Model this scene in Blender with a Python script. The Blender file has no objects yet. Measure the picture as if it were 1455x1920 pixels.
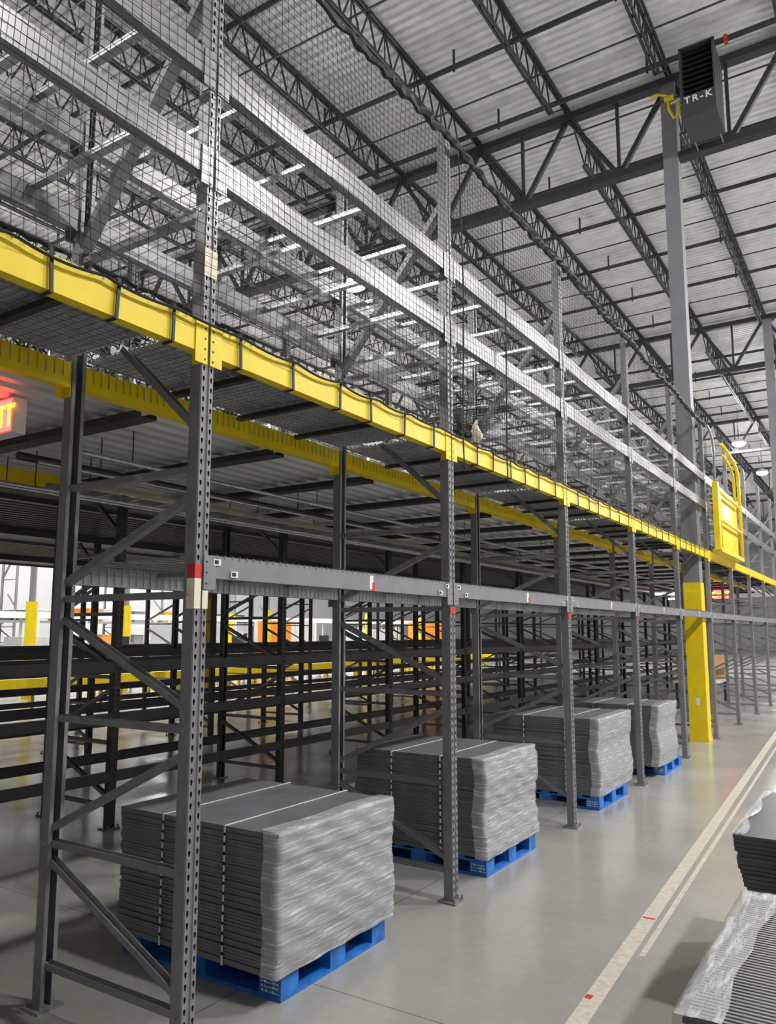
import bpy, math, random
from mathutils import Vector, Matrix

random.seed(7)
scene = bpy.context.scene
col = scene.collection

# ------------------------------------------------------------------ camera
F_PX, PITCH, YAW, ROLL = 1460.8371, 0.1279, 0.5786, 0.0013
CAM = Vector((2.6743, -2.5956, 1.8802))
cam_data = bpy.data.cameras.new('camera')
cam_data.sensor_fit = 'VERTICAL'
cam_data.sensor_height = 36.0
cam_data.lens = F_PX / 1920.0 * 36.0
cam_data.shift_x = (727.5 - 707.0168) / 1920.0
cam_data.shift_y = (996.3132 - 960.0) / 1920.0
cam_data.clip_start, cam_data.clip_end = 0.05, 300
cam = bpy.data.objects.new('camera', cam_data)
col.objects.link(cam)
fw = Vector((-math.sin(YAW) * math.cos(PITCH), math.cos(YAW) * math.cos(PITCH), math.sin(PITCH)))
rt = Vector((math.cos(YAW), math.sin(YAW), 0))
up = rt.cross(fw)
r2 = math.cos(ROLL) * rt + math.sin(ROLL) * up
u2 = -math.sin(ROLL) * rt + math.cos(ROLL) * up
cam.matrix_world = Matrix(((r2.x, u2.x, -fw.x, CAM.x), (r2.y, u2.y, -fw.y, CAM.y), (r2.z, u2.z, -fw.z, CAM.z), (0, 0, 0, 1)))
scene.camera = cam

# ------------------------------------------------------------------ world and exposure
world = bpy.data.worlds.new('world')
scene.world = world
world.use_nodes = True
world.node_tree.nodes['Background'].inputs[0].default_value = (0.82, 0.87, 1.0, 1)
world.node_tree.nodes['Background'].inputs[1].default_value = 0.05
scene.view_settings.view_transform = 'Standard'
scene.view_settings.look = 'None'
scene.view_settings.exposure = 0.42
scene.view_settings.gamma = 1.0
scene.view_settings.use_curve_mapping = False
LAMP_W = 740.0          # radiance of a high-bay lens

# ------------------------------------------------------------------ materials
def mat(name, rgb, rough=0.5, metal=0.0, noise=0.0, nscale=8.0, bump=0.0, bscale=60.0, spec=0.5):
    m = bpy.data.materials.new(name)
    m.use_nodes = True
    nt = m.node_tree
    b = nt.nodes['Principled BSDF']
    b.inputs['Base Color'].default_value = (*rgb, 1)
    b.inputs['Roughness'].default_value = rough
    b.inputs['Metallic'].default_value = metal
    b.inputs['Specular IOR Level'].default_value = spec
    if noise or bump:
        tc = nt.nodes.new('ShaderNodeTexCoord')
    if noise:
        n = nt.nodes.new('ShaderNodeTexNoise')
        n.inputs['Scale'].default_value = nscale
        n.inputs['Detail'].default_value = 5
        r = nt.nodes.new('ShaderNodeMapRange')
        r.inputs['From Min'].default_value = 0.3
        r.inputs['From Max'].default_value = 0.7
        r.inputs['To Min'].default_value = 1 - noise
        r.inputs['To Max'].default_value = 1 + noise
        x = nt.nodes.new('ShaderNodeVectorMath')
        x.operation = 'SCALE'
        x.inputs[0].default_value = rgb
        nt.links.new(tc.outputs['Object'], n.inputs['Vector'])
        nt.links.new(n.outputs[0], r.inputs['Value'])
        nt.links.new(r.outputs[0], x.inputs['Scale'])
        nt.links.new(x.outputs[0], b.inputs['Base Color'])
    if bump:
        n2 = nt.nodes.new('ShaderNodeTexNoise')
        n2.inputs['Scale'].default_value = bscale
        bp = nt.nodes.new('ShaderNodeBump')
        bp.inputs['Strength'].default_value = bump
        bp.inputs['Distance'].default_value = 0.005
        nt.links.new(tc.outputs['Object'], n2.inputs['Vector'])
        nt.links.new(n2.outputs[0], bp.inputs['Height'])
        nt.links.new(bp.outputs[0], b.inputs['Normal'])
    return m

def emit(name, rgb, s):
    m = bpy.data.materials.new(name)
    m.use_nodes = True
    nt = m.node_tree
    b = nt.nodes['Principled BSDF']
    b.inputs['Base Color'].default_value = (*rgb, 1)
    b.inputs['Emission Color'].default_value = (*rgb, 1)
    b.inputs['Emission Strength'].default_value = s
    return m

M = {}
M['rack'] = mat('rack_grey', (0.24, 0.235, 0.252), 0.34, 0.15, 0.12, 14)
M['rack_shaded'] = mat('rack_grey_shaded', (0.055, 0.053, 0.06), 0.4, 0.2, 0.12, 14)  # rack grey darkened to stand for the shade under the mezzanine
M['shelf'] = mat('upper_rail_grey', (0.19, 0.187, 0.205), 0.32, 0.2, 0.1, 10)
M['beam'] = mat('beam_grey', (0.25, 0.247, 0.265), 0.4, 0.15, 0.08, 10)
M['yellow'] = mat('safety_yellow', (0.86, 0.645, 0.008), 0.38, 0.0, 0.06, 6)
M['galv'] = mat('galvanised', (0.42, 0.43, 0.45), 0.32, 0.85, 0.2, 20)
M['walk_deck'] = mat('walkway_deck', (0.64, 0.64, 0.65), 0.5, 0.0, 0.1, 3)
M['plate_shaded'] = mat('deck_underside_shaded', (0.09, 0.09, 0.10), 0.5, 0.3, 0.2, 5)  # deck grey darkened to deepen the gloom beneath the inner mezzanine
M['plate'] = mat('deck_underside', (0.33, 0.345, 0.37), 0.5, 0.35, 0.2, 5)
M['white_deck'] = mat('white_corrugated', (0.80, 0.80, 0.81), 0.5, 0.0, 0.1, 3)
M['dark'] = mat('dark_steel', (0.05, 0.05, 0.055), 0.5, 0.3, 0.15, 10)
M['joist'] = mat('joist_primer', (0.045, 0.045, 0.05), 0.55, 0.2, 0.15, 10)
M['black'] = mat('black', (0.012, 0.012, 0.013), 0.6)
M['net'] = mat('net_black', (0.018, 0.018, 0.02), 0.6)
M['column'] = mat('column_grey', (0.22, 0.22, 0.245), 0.5, 0.0, 0.06, 4)
M['white'] = mat('white_paint', (0.82, 0.82, 0.80), 0.5)
M['cream'] = mat('cream_label', (0.85, 0.78, 0.62), 0.6)
M['red'] = mat('red_label', (0.62, 0.03, 0.03), 0.5)
M['orange'] = mat('orange_machine', (0.85, 0.28, 0.02), 0.5)
M['blue'] = mat('blue_pallet_paint', (0.02, 0.17, 0.58), 0.5, 0, 0.35, 9, 0.35, 60)
M['sheet'] = mat('grey_plastic_sheet', (0.17, 0.172, 0.188), 0.3, 0.0, 0.15, 5)
M['sheet_dark'] = mat('charcoal_plastic_sheet', (0.10, 0.105, 0.12), 0.45, 0.0, 0.15, 5)
M['strap'] = mat('white_strap', (0.80, 0.80, 0.82), 0.4)
M['wall'] = mat('wall_white', (0.52, 0.53, 0.54), 0.7, 0, 0.06, 0.6)
M['machine'] = mat('machine_grey', (0.55, 0.56, 0.57), 0.45, 0, 0.08, 3)
M['carton'] = mat('cardboard', (0.48, 0.26, 0.11), 0.8, 0, 0.12, 6)
M['box'] = mat('heater_box', (0.06, 0.062, 0.066), 0.5, 0.2, 0.15, 6)
M['lens'] = emit('lamp_lens', (1.0, 0.98, 0.95), LAMP_W)
M['exit_red'] = emit('exit_red', (1.0, 0.03, 0.03), 9.0)
M['exit_text'] = emit('exit_text', (1.0, 0.16, 0.01), 8.0)
M['glow_white'] = emit('lit_panel', (1.0, 1.0, 0.97), 2.2)

def floor_material():
    m = bpy.data.materials.new('polished_concrete')
    m.use_nodes = True
    nt = m.node_tree
    b = nt.nodes['Principled BSDF']
    tc = nt.nodes.new('ShaderNodeTexCoord')
    n1 = nt.nodes.new('ShaderNodeTexNoise'); n1.inputs['Scale'].default_value = 0.9; n1.inputs['Detail'].default_value = 7
    n2 = nt.nodes.new('ShaderNodeTexNoise'); n2.inputs['Scale'].default_value = 14; n2.inputs['Detail'].default_value = 6
    nt.links.new(tc.outputs['Object'], n1.inputs['Vector'])
    nt.links.new(tc.outputs['Object'], n2.inputs['Vector'])
    cr = nt.nodes.new('ShaderNodeValToRGB')
    cr.color_ramp.elements[0].position = 0.32
    cr.color_ramp.elements[0].color = (0.30, 0.293, 0.272, 1)
    cr.color_ramp.elements[1].position = 0.66
    cr.color_ramp.elements[1].color = (0.39, 0.382, 0.36, 1)
    mx = nt.nodes.new('ShaderNodeMix'); mx.data_type = 'FLOAT'
    mx.inputs[0].default_value = 0.3
    nt.links.new(n1.outputs[0], mx.inputs[2]); nt.links.new(n2.outputs[0], mx.inputs[3])
    nt.links.new(mx.outputs[0], cr.inputs['Fac'])
    # saw-cut joints
    sp = nt.nodes.new('ShaderNodeSeparateXYZ')
    nt.links.new(tc.outputs['Object'], sp.inputs[0])
    def joint(sock, off, period, w):
        a = nt.nodes.new('ShaderNodeMath'); a.operation = 'ADD'; a.inputs[1].default_value = off
        nt.links.new(sock, a.inputs[0])
        p = nt.nodes.new('ShaderNodeMath'); p.operation = 'PINGPONG'; p.inputs[1].default_value = period / 2
        nt.links.new(a.outputs[0], p.inputs[0])
        l = nt.nodes.new('ShaderNodeMath'); l.operation = 'LESS_THAN'; l.inputs[1].default_value = w
        nt.links.new(p.outputs[0], l.inputs[0])
        return l.outputs[0]
    j1 = joint(sp.outputs[1], -4.4 + 40, 4.57, 0.004)
    j2 = joint(sp.outputs[0], 40.0 - 3.1, 4.57, 0.004)
    mxj = nt.nodes.new('ShaderNodeMath'); mxj.operation = 'MAXIMUM'
    nt.links.new(j1, mxj.inputs[0]); nt.links.new(j2, mxj.inputs[1])
    mc = nt.nodes.new('ShaderNodeMix'); mc.data_type = 'RGBA'
    nt.links.new(mxj.outputs[0], mc.inputs[0])
    nt.links.new(cr.outputs[0], mc.inputs[6])
    mc.inputs[7].default_value = (0.16, 0.155, 0.145, 1)
    nt.links.new(mc.outputs[2], b.inputs['Base Color'])
    rr = nt.nodes.new('ShaderNodeMapRange')
    rr.inputs['From Min'].default_value = 0.3; rr.inputs['From Max'].default_value = 0.7
    rr.inputs['To Min'].default_value = 0.13; rr.inputs['To Max'].default_value = 0.26
    nt.links.new(n1.outputs[0], rr.inputs['Value'])
    nt.links.new(rr.outputs[0], b.inputs['Roughness'])
    return m
M['floor'] = floor_material()

def tape_material():
    m = bpy.data.materials.new('worn_tape')
    m.use_nodes = True
    nt = m.node_tree
    b = nt.nodes['Principled BSDF']
    tc = nt.nodes.new('ShaderNodeTexCoord')
    n = nt.nodes.new('ShaderNodeTexNoise'); n.inputs['Scale'].default_value = 22; n.inputs['Detail'].default_value = 7
    nt.links.new(tc.outputs['Object'], n.inputs['Vector'])
    cr = nt.nodes.new('ShaderNodeValToRGB')
    cr.color_ramp.elements[0].position = 0.3; cr.color_ramp.elements[0].color = (0.44, 0.40, 0.34, 1)
    cr.color_ramp.elements[1].position = 0.62; cr.color_ramp.elements[1].color = (0.62, 0.575, 0.50, 1)
    nt.links.new(n.outputs[0], cr.inputs['Fac'])
    nt.links.new(cr.outputs[0], b.inputs['Base Color'])
    b.inputs['Roughness'].default_value = 0.5
    return m
M['tape'] = tape_material()

def film_material(name, scale, rot, base, streak):
    """stretch film: clear glossy skin crossed by milky stretch lines whose whiteness paints in glare"""
    m = bpy.data.materials.new(name)
    m.use_nodes = True
    nt = m.node_tree
    b = nt.nodes['Principled BSDF']
    b.inputs['Base Color'].default_value = (0.88, 0.89, 0.94, 1)
    b.inputs['Roughness'].default_value = 0.16
    b.inputs['Specular IOR Level'].default_value = 1.0
    tc = nt.nodes.new('ShaderNodeTexCoord')
    mp = nt.nodes.new('ShaderNodeMapping')
    mp.inputs['Scale'].default_value = scale
    mp.inputs['Rotation'].default_value = rot
    nt.links.new(tc.outputs['Object'], mp.inputs['Vector'])
    n = nt.nodes.new('ShaderNodeTexNoise'); n.inputs['Scale'].default_value = 5; n.inputs['Detail'].default_value = 9
    n.inputs['Roughness'].default_value = 0.72; n.inputs['Distortion'].default_value = 0.15
    nt.links.new(mp.outputs[0], n.inputs['Vector'])
    r = nt.nodes.new('ShaderNodeMapRange')
    r.inputs['From Min'].default_value = 0.5; r.inputs['From Max'].default_value = 0.72
    r.inputs['To Min'].default_value = base; r.inputs['To Max'].default_value = streak
    nt.links.new(n.outputs[0], r.inputs['Value'])
    nt.links.new(r.outputs[0], b.inputs['Alpha'])
    bp = nt.nodes.new('ShaderNodeBump')
    bp.inputs['Strength'].default_value = 0.6; bp.inputs['Distance'].default_value = 0.008
    nt.links.new(n.outputs[0], bp.inputs['Height'])
    nt.links.new(bp.outputs[0], b.inputs['Normal'])
    return m
M['film'] = film_material('stretch_film', (1, 0.7, 15.0), (0.10, 0, 0), 0.36, 0.97)  # opacity and pale streaks raised to paint glare into the film
M['film_top'] = film_material('stretch_film_top', (8.0, 0.9, 1), (0, 0, 0.05), 0.3, 0.9)

# ------------------------------------------------------------------ mesh helpers
class MB:
    def __init__(self):
        self.v, self.f = [], []
    def quadbox(self, c8):
        n = len(self.v)
        self.v += [tuple(c) for c in c8]
        for q in ((0, 3, 2, 1), (4, 5, 6, 7), (0, 1, 5, 4), (1, 2, 6, 5), (2, 3, 7, 6), (3, 0, 4, 7)):
            self.f.append(tuple(n + i for i in q))
        return self
    def box(self, x0, x1, y0, y1, z0, z1):
        return self.quadbox([(x0, y0, z0), (x1, y0, z0), (x1, y1, z0), (x0, y1, z0), (x0, y0, z1), (x1, y0, z1), (x1, y1, z1), (x0, y1, z1)])
    def basis(self, p, q, ref):
        p, q = Vector(p), Vector(q)
        d = (q - p).normalized()
        s = d.cross(Vector(ref))
        if s.length < 1e-6:
            s = d.cross(Vector((1, 0, 0)))
        s.normalize()
        return p, q, s, s.cross(d)
    def bar(self, p, q, w, h, ref=(0, 0, 1)):
        p, q, s, t = self.basis(p, q, ref)
        c = []
        for e in (p, q):
            c += [e - s * w / 2 - t * h / 2, e + s * w / 2 - t * h / 2, e + s * w / 2 + t * h / 2, e - s * w / 2 + t * h / 2]
        return self.quadbox(c)
    def channel(self, p, q, w, h, th=0.004, ref=(0, 1, 0)):
        """U section: web of width w, two flanges of depth h"""
        p, q, s, t = self.basis(p, q, ref)
        prof = [(-w / 2, h), (-w / 2, 0), (w / 2, 0), (w / 2, h), (w / 2 - th, h), (w / 2 - th, th), (-w / 2 + th, th), (-w / 2 + th, h)]
        n = len(self.v)
        for e in (p, q):
            self.v += [tuple(e + s * a + t * (b - h / 2)) for a, b in prof]
        for i in range(8):
            j = (i + 1) % 8
            self.f.append((n + i, n + j, n + 8 + j, n + 8 + i))
        for o, k in ((0, 1), (8, -1)):
            for fa in ((0, 1, 6, 7), (1, 2, 5, 6), (2, 3, 4, 5)):
                self.f.append(tuple(n + o + i for i in fa[::k]))
        return self
    def tube(self, pts, r, n=6, cap=True):
        pts = [Vector(p) for p in pts]
        base = len(self.v)
        prev = None
        for i, p in enumerate(pts):
            d = (pts[min(i + 1, len(pts) - 1)] - pts[max(i - 1, 0)]).normalized()
            if prev is None:
                a = Vector((0, 0, 1)) if abs(d.z) < 0.9 else Vector((1, 0, 0))
                s = d.cross(a).normalized()
            else:
                s = (prev - d * prev.dot(d)).normalized()
            prev = s
            t = s.cross(d)
            rr = r[i] if isinstance(r, (list, tuple)) else r
            for k in range(n):
                a = 2 * math.pi * k / n
                self.v.append(tuple(p + (s * math.cos(a) + t * math.sin(a)) * rr))
        for i in range(len(pts) - 1):
            for k in range(n):
                k2 = (k + 1) % n
                self.f.append((base + i * n + k, base + i * n + k2, base + (i + 1) * n + k2, base + (i + 1) * n + k))
        if cap and n > 2:
            self.f.append(tuple(base + k for k in range(n))[::-1])
            e = base + (len(pts) - 1) * n
            self.f.append(tuple(e + k for k in range(n)))
        return self
    def grid(self, rows):
        n = len(self.v); w = len(rows[0])
        for r in rows:
            self.v += [tuple(p) for p in r]
        for i in range(len(rows) - 1):
            for j in range(w - 1):
                a = n + i * w + j
                self.f.append((a, a + 1, a + w + 1, a + w))
        return self
    def mesh(self, name, m, smooth=False):
        me = bpy.data.meshes.new(name)
        me.from_pydata(self.v, [], self.f)
        me.update()
        if m is not None:
            me.materials.append(M[m] if isinstance(m, str) else m)
        if smooth:
            me.polygons.foreach_set('use_smooth', [True] * len(me.polygons))
        return me
    def build(self, name, m, parent=None, loc=None, smooth=False):
        return place(name, self.mesh(name, m, smooth), parent, loc)

def place(name, me, parent=None, loc=None, rot=None):
    o = bpy.data.objects.new(name, me)
    col.objects.link(o)
    if parent is not None:
        o.parent = parent
    if loc is not None:
        o.location = loc
    if rot is not None:
        o.rotation_euler = rot
    return o

def tag(o, label, cat, group=None, kind=None):
    o['label'] = label
    o['category'] = cat
    if group: o['group'] = group
    if kind: o['kind'] = kind
    return o

def empty(name, loc, rot=None):
    o = place(name, None, None, loc, rot)
    o.empty_display_size = 0.1
    return o

def text_mesh(body, size, m, extrude, spacing=1.0, offset=0.0):
    c = bpy.data.curves.new('lettering', 'FONT')
    c.body = body; c.size = size; c.align_x = 'CENTER'; c.extrude = extrude; c.space_character = spacing; c.offset = offset
    t = bpy.data.objects.new('lettering', c)
    col.objects.link(t)
    bpy.context.view_layer.update()
    me = bpy.data.meshes.new_from_object(t.evaluated_get(bpy.context.evaluated_depsgraph_get()))
    bpy.data.objects.remove(t)
    me.materials.clear(); me.materials.append(M[m])
    return me

def copy_tree(o, parent=None):
    c = o.copy()
    col.objects.link(c)
    if parent is not None:
        c.parent = parent
    for ch in list(o.children):
        copy_tree(ch, c)
    return c

ORD = ['first', 'second', 'third', 'fourth', 'fifth', 'sixth', 'seventh', 'eighth', 'ninth', 'tenth', 'eleventh', 'twelfth']
def ordinal(n):
    return ORD[n - 1] if n <= 12 else '%dth' % n
def bay_text(b):
    if b < 0: return 'before the red-taped end frame'
    if b < 4: return 'over %s wrapped stack from red-taped frame' % ORD[b]
    if b == 4: return 'in the yellow column bay'
    return 'in %s bay past yellow column' % ORD[b - 5]
def frame_text(j):
    if j == 0: return 'end frame with red and white tape on its post'
    if j < 4: return 'between %s and %s wrapped stacks' % (ORD[j - 1], ORD[j])
    if j == 4: return 'between fourth wrapped stack and yellow column'
    return '%s frame past the yellow column' % ORD[j - 5]

P = 2.515              # bay pitch
D = 1.067              # frame depth
PW = 0.084             # post face width
TOP = 5.75             # post height
DECK = 3.35            # top of the yellow deck rails
ROWS = [0.0, -3.7, -7.4, -11.1]     # x of each rack row's aisle face

# ------------------------------------------------------------------ the shell
fl = MB().grid([[(-60, -20, 0), (20, -20, 0)], [(-60, 90, 0), (20, 90, 0)]]).build('floor', 'floor')
tag(fl, 'polished grey concrete warehouse floor with saw-cut joints', 'floor', kind='structure')
for nm, x0, x1, y0, y1, lb in (('wall_left', -36.3, -36, -20, 90, 'pale wall far beyond the inner racks'),
                               ('wall_right', 20, 20.3, -20, 90, 'pale wall across the open aisle'),
                               ('wall_front', -60, 20, 90, 90.3, 'pale end wall at the end of the long aisle'),
                               ('wall_back', -60, 20, -20.3, -20, 'pale end wall behind the pallet aisle')):
    tag(MB().box(x0, x1, y0, y1, 0, 12.7).build(nm, 'wall'), lb, 'wall', kind='structure')

ROOF = 12.72
mb = MB()
y = -20.0
prof = []
while y < 90:
    prof += [(y, 0.0), (y + 0.09, 0.0), (y + 0.115, 0.045), (y + 0.165, 0.045)]
    y += 0.19
mb.grid([[(-60, a, ROOF + b) for a, b in prof], [(20, a, ROOF + b) for a, b in prof]])
tag(mb.build('ceiling', 'white_deck'), 'white corrugated steel roof deck over the warehouse', 'ceiling', kind='structure')

# girders along x and joists along y
GY = [-1.52, 12.19, 25.9, 39.61, 53.3, 67.0]
JS = 2.03
def girder(yy, x0, x1, n):
    g = empty('roof_girder', (0, yy, 0))
    MB().box(x0, x1, -0.11, 0.11, 12.44, 12.58).build('top_chord', 'joist', g)
    MB().box(x0, x1, -0.11, 0.11, 10.82, 10.95).build('bottom_chord', 'joist', g)
    i = 0
    x = -0.2 + JS * -10
    while x < x1:
        if x > x0:
            xm = x + JS / 2
            for a, b in (((x, 0, 12.5), (xm, 0, 10.9)), ((xm, 0, 10.9), (x + JS, 0, 12.5))):
                MB().bar(a, b, 0.09, 0.09, (0, 1, 0)).build('web_member', 'joist', g)
            MB().bar((xm, 0, 10.9), (xm, 0, 12.5), 0.06, 0.06, (0, 1, 0)).build('web_member', 'joist', g)
        x += JS
    return g
for i, yy in enumerate(GY):
    if i == 0: continue
    g = girder(yy, -24.5, 8.0, 0)
    tag(g, 'dark steel roof truss girder on the %s column line past the heater box' % ORD[i - 1] if i > 1 else
        'dark steel roof truss girder behind the black heater box', 'roof truss', 'roof girders', 'structure')

def joist_meshes(L):
    tc_, bc, web = MB(), MB(), MB()
    for s in (-0.035, 0.035):
        tc_.box(s - 0.022, s + 0.022, 0, L, 0.64, 0.70)
        bc.box(s - 0.02, s + 0.02, 1.0, L - 1.0, 0, 0.05)
    n = 22
    st = (L - 2.0) / n
    web.bar((0, 0.15, 0.66), (0, 1.0, 0.03), 0.03, 0.03)
    web.bar((0, L - 0.15, 0.66), (0, L - 1.0, 0.03), 0.03, 0.03)
    for k in range(n):
        y0 = 1.0 + k * st
        web.bar((0, y0, 0.03), (0, y0 + st / 2, 0.66), 0.026, 0.026)
        web.bar((0, y0 + st / 2, 0.66), (0, y0 + st, 0.03), 0.026, 0.026)
        if k % 2 == 0:
            web.bar((0, y0 + st / 2, 0.04), (0, y0 + st / 2, 0.66), 0.018, 0.018)
    return tc_.mesh('top_chord', 'joist'), bc.mesh('bottom_chord', 'joist'), web.mesh('web', 'joist')
JL = 13.66
jm = joist_meshes(JL)
for bi in range(len(GY) - 1):
    for k in range(-12, 3):
        x = -0.2 + JS * k
        j = empty('roof_joist', (x, GY[bi] + 0.03, ROOF - 0.72))
        for nm, me in zip(('top_chord', 'bottom_chord', 'web'), jm):
            place(nm, me, j)
        tag(j, '%s, %s' % ('dark open-web roof joist in line with the grey column' if k == 0 else '%s dark open-web roof joist %s of the grey column' % (ORD[abs(k) - 1], 'inward' if k < 0 else 'outward'), 'over the wrapped stacks' if bi == 0 else 'beyond the %s girder' % ORD[bi - 1]), 'roof joist', 'open-web roof joists', 'structure')

# sprinkler pipes with hangers, and thin bridging rods between the joists
pipe_y = [3.2, 6.3, 9.3, 11.3, 14.2, 16.4, 18.9, 21.4, 24.0, 28.6, 31.0, 34.0, 37.0, 42, 46, 50]
hang = MB().box(-0.02, 0.02, -0.012, 0.012, -0.09, 0.36).mesh('hanger', 'joist')
for k, yy in enumerate(pipe_y):
    p = MB().tube([(-24, 0, 0), (8, 0, 0)], 0.05, 8).build('sprinkler_pipe', 'joist', None, (0, yy, 12.3))
    for x in range(-22, 8, 3):
        place('hanger', hang, p, (x + 0.6, 0, 0))
    tag(p, '%s roof sprinkler pipe %s the black heater box' % ((ORD[2 - k], 'before') if k < 3 else (ORD[min(k - 3, 11)], 'counting back from') if k < 15 else ('outermost', 'far beyond')), 'pipe', 'roof sprinkler pipes')
    if k % 3 == 0:
        MB().box(0.93, 0.99, -0.055, 0.055, -0.07, 0.06).build('red_coupling', 'red', p)
    r = MB().tube([(-24, 0, 0), (8, 0, 0)], 0.018, 5).build('bridging_rod', 'joist', None, (0, yy + 0.75, 12.05))
    tag(r, 'thin bridging rod beside %s roof sprinkler pipe %s the heater box' % ((ORD[2 - k], 'before') if k < 3 else (ORD[min(k - 3, 11)], 'counting back from') if k < 15 else ('outermost', 'far beyond')), 'rod', 'roof bridging rods')

# building columns with yellow guards
def column(x, y, label, guard=True):
    c = empty('building_column', (x, y, 0))
    h = 0.135
    b = MB()
    b.box(-h, h, -h, -h + 0.02, 0, 12.44).box(-h, h, h - 0.02, h, 0, 12.44).box(-0.012, 0.012, -h + 0.02, h - 0.02, 0, 12.44)
    b.box(-h, -h + 0.012, -h + 0.02, h - 0.02, 0, 12.44).box(h - 0.012, h, -h + 0.02, h - 0.02, 0, 12.44)
    b.build('shaft', 'column', c)
    MB().box(-0.2, 0.2, -0.2, 0.2, 12.42, 12.46).build('cap_plate', 'joist', c)
    if guard:
        g = MB()
        e, o = 0.012, 0.148
        g.box(-o, o, -o, -o + e, 0.0, 2.75).box(-o, o, o - e, o, 0.0, 2.75).box(-o, -o + e, -o + e, o - e, 0, 2.75).box(o - e, o, -o + e, o - e, 0, 2.75)
        gg = g.build('yellow_guard', 'yellow', c)
        MB().box(-0.16, 0.16, -0.16, 0.16, 0, 0.05).build('guard_foot', 'yellow', gg)
        MB().box(-0.03, 0.04, -o - 0.002, -o, 0.62, 0.74).build('sticker', 'white', c)
    return tag(c, label, 'column', 'building columns', 'structure')
column(-0.215, 12.19, 'grey steel building column with tall yellow guard standing in rack line')
column(-0.1, 25.9, 'grey steel building column farther down the aisle past yellow gate')
for x, yy in ((-12.4, 12.19), (-12.4, 25.9), (-24.6, 12.19), (-24.6, 25.9), (-12.4, 39.6)):
    column(x, yy, 'grey steel building column with yellow guard beyond the inner racks')

# ------------------------------------------------------------------ high-bay lamps
lamp_body = MB().tube([(0, 0, 0.02), (0, 0, 0.10), (0, 0, 0.2), (0, 0, 0.24)], [0.32, 0.31, 0.16, 0.06], 16).mesh('housing', 'white')
lamp_lens = MB().tube([(0, 0, -0.13), (0, 0, -0.12), (0, 0, -0.09), (0, 0, -0.04), (0, 0, 0.03)], [0.05, 0.13, 0.21, 0.27, 0.295], 16).mesh('lens', 'lens')
lamp_rod = MB().tube([(0, 0, 0.22), (0, 0, 1.9)], 0.012, 6).mesh('rod', 'joist')
def lamp(x, y, z, label, group):
    l = empty('high_bay_lamp', (x, y, z))
    place('housing', lamp_body, l); place('lens', lamp_lens, l)
    r = place('rod', lamp_rod, l); r.scale = (1, 1, (ROOF + 0.01 - z - 0.22) / 1.68); r.location.z = 0.22 - 0.22 * r.scale[2]
    return tag(l, label, 'lamp', group)
lamp(-7.4, 11.85, 10.05, 'round white high-bay lamp glowing behind the upper rack rails', None)
for yy in (38.0, 46.3, 58.0):
    lamp(-2.85, yy, 10.95, '%s round high-bay lamp hanging above the racks past the yellow gate' % ordinal((38.0, 46.3, 58.0).index(yy) + 1), 'aisle lamps')
for yy in (2, 8, 14, 20, 26.5, 36, 45, 56):
    lamp(7.5, yy, 10.9, 'round high-bay lamp above the open aisle, %s of its row' % ordinal(1 + (2, 8, 14, 20, 26.5, 36, 45, 56).index(yy)), 'open aisle lamps')
nl = 0
for x, yy in ((-7.0, -9), (-17, 4), (-17.4, 12), (-18, 20), (-19, 27), (-18, 36), (-25, 12), (-25, 22), (-25, 32), (-31, 28), (-9, 30)):
    nl += 1
    lamp(x, yy, 10.9, '%s round high-bay lamp over the inner hall, counting from EXIT sign' % ordinal(nl), 'inner hall lamps')

# ------------------------------------------------------------------ rack frames
def post_mesh():
    b = MB()
    dep, lip = 0.072, 0.022
    w = PW / 2
    pit = 0.0508
    n = int(TOP / pit)
    def vstrip(p, q):
        k = len(b.v)
        b.v += [(p[0], p[1], 0), (q[0], q[1], 0), (q[0], q[1], TOP), (p[0], p[1], TOP)]
        b.f.append((k, k + 1, k + 2, k + 3))
    hw = 0.026
    c0 = 0.0245
    vstrip((-0.006, -w), (0, -w + 0.004)); vstrip((0, w - 0.004), (-0.006, w))
    vstrip((0, -w + 0.004), (0, -c0 - hw / 2)); vstrip((0, c0 + hw / 2), (0, w - 0.004))
    i = c0 - hw / 2
    vstrip((0, -i), (-0.007, -i + 0.004)); vstrip((-0.007, -i + 0.004), (-0.007, i - 0.004)); vstrip((-0.007, i - 0.004), (0, i))
    for s in (-1, 1):
        y0, y1 = s * c0 - hw / 2, s * c0 + hw / 2
        ym = (y0 + y1) / 2
        for k in range(n):
            z0, z1 = k * pit, (k + 1) * pit
            zm = (z0 + z1) / 2
            outer = [(y0, z0), (ym, z0), (y1, z0), (y1, zm), (y1, z1), (ym, z1), (y0, z1), (y0, zm)]
            inner = [(ym - 0.003, zm - 0.013), (ym, zm - 0.015), (ym + 0.003, zm - 0.013), (ym + 0.0075, zm + 0.003), (ym + 0.006, zm + 0.010), (ym, zm + 0.0125), (ym - 0.006, zm + 0.010), (ym - 0.0075, zm + 0.003)]
            q = len(b.v)
            b.v += [(0, a, c) for a, c in outer] + [(0, a, c) for a, c in inner]
            for e in range(8):
                e2 = (e + 1) % 8
                b.f.append((q + e, q + e2, q + 8 + e2, q + 8 + e))
        ze = n * pit
        q = len(b.v)
        b.v += [(0, y0, ze), (0, y1, ze), (0, y1, TOP), (0, y0, TOP)]
        b.f.append((q, q + 1, q + 2, q + 3))
    # side walls (with thickness) and the two back lips
    for s in (-1, 1):
        a, c = s * w, s * (w - 0.003)
        b.box(-dep, -0.006, min(a, c), max(a, c), 0, TOP)
        d = s * (w - lip)
        b.box(-dep, -dep + 0.003, min(c, d), max(c, d), 0, TOP)
    return b
POST = post_mesh().mesh('post', 'rack')
POST_IN = POST.copy(); POST_IN.materials[0] = M['rack_shaded']
foot = MB().box(-0.105, 0.035, -0.075, 0.075, 0, 0.012)
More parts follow.
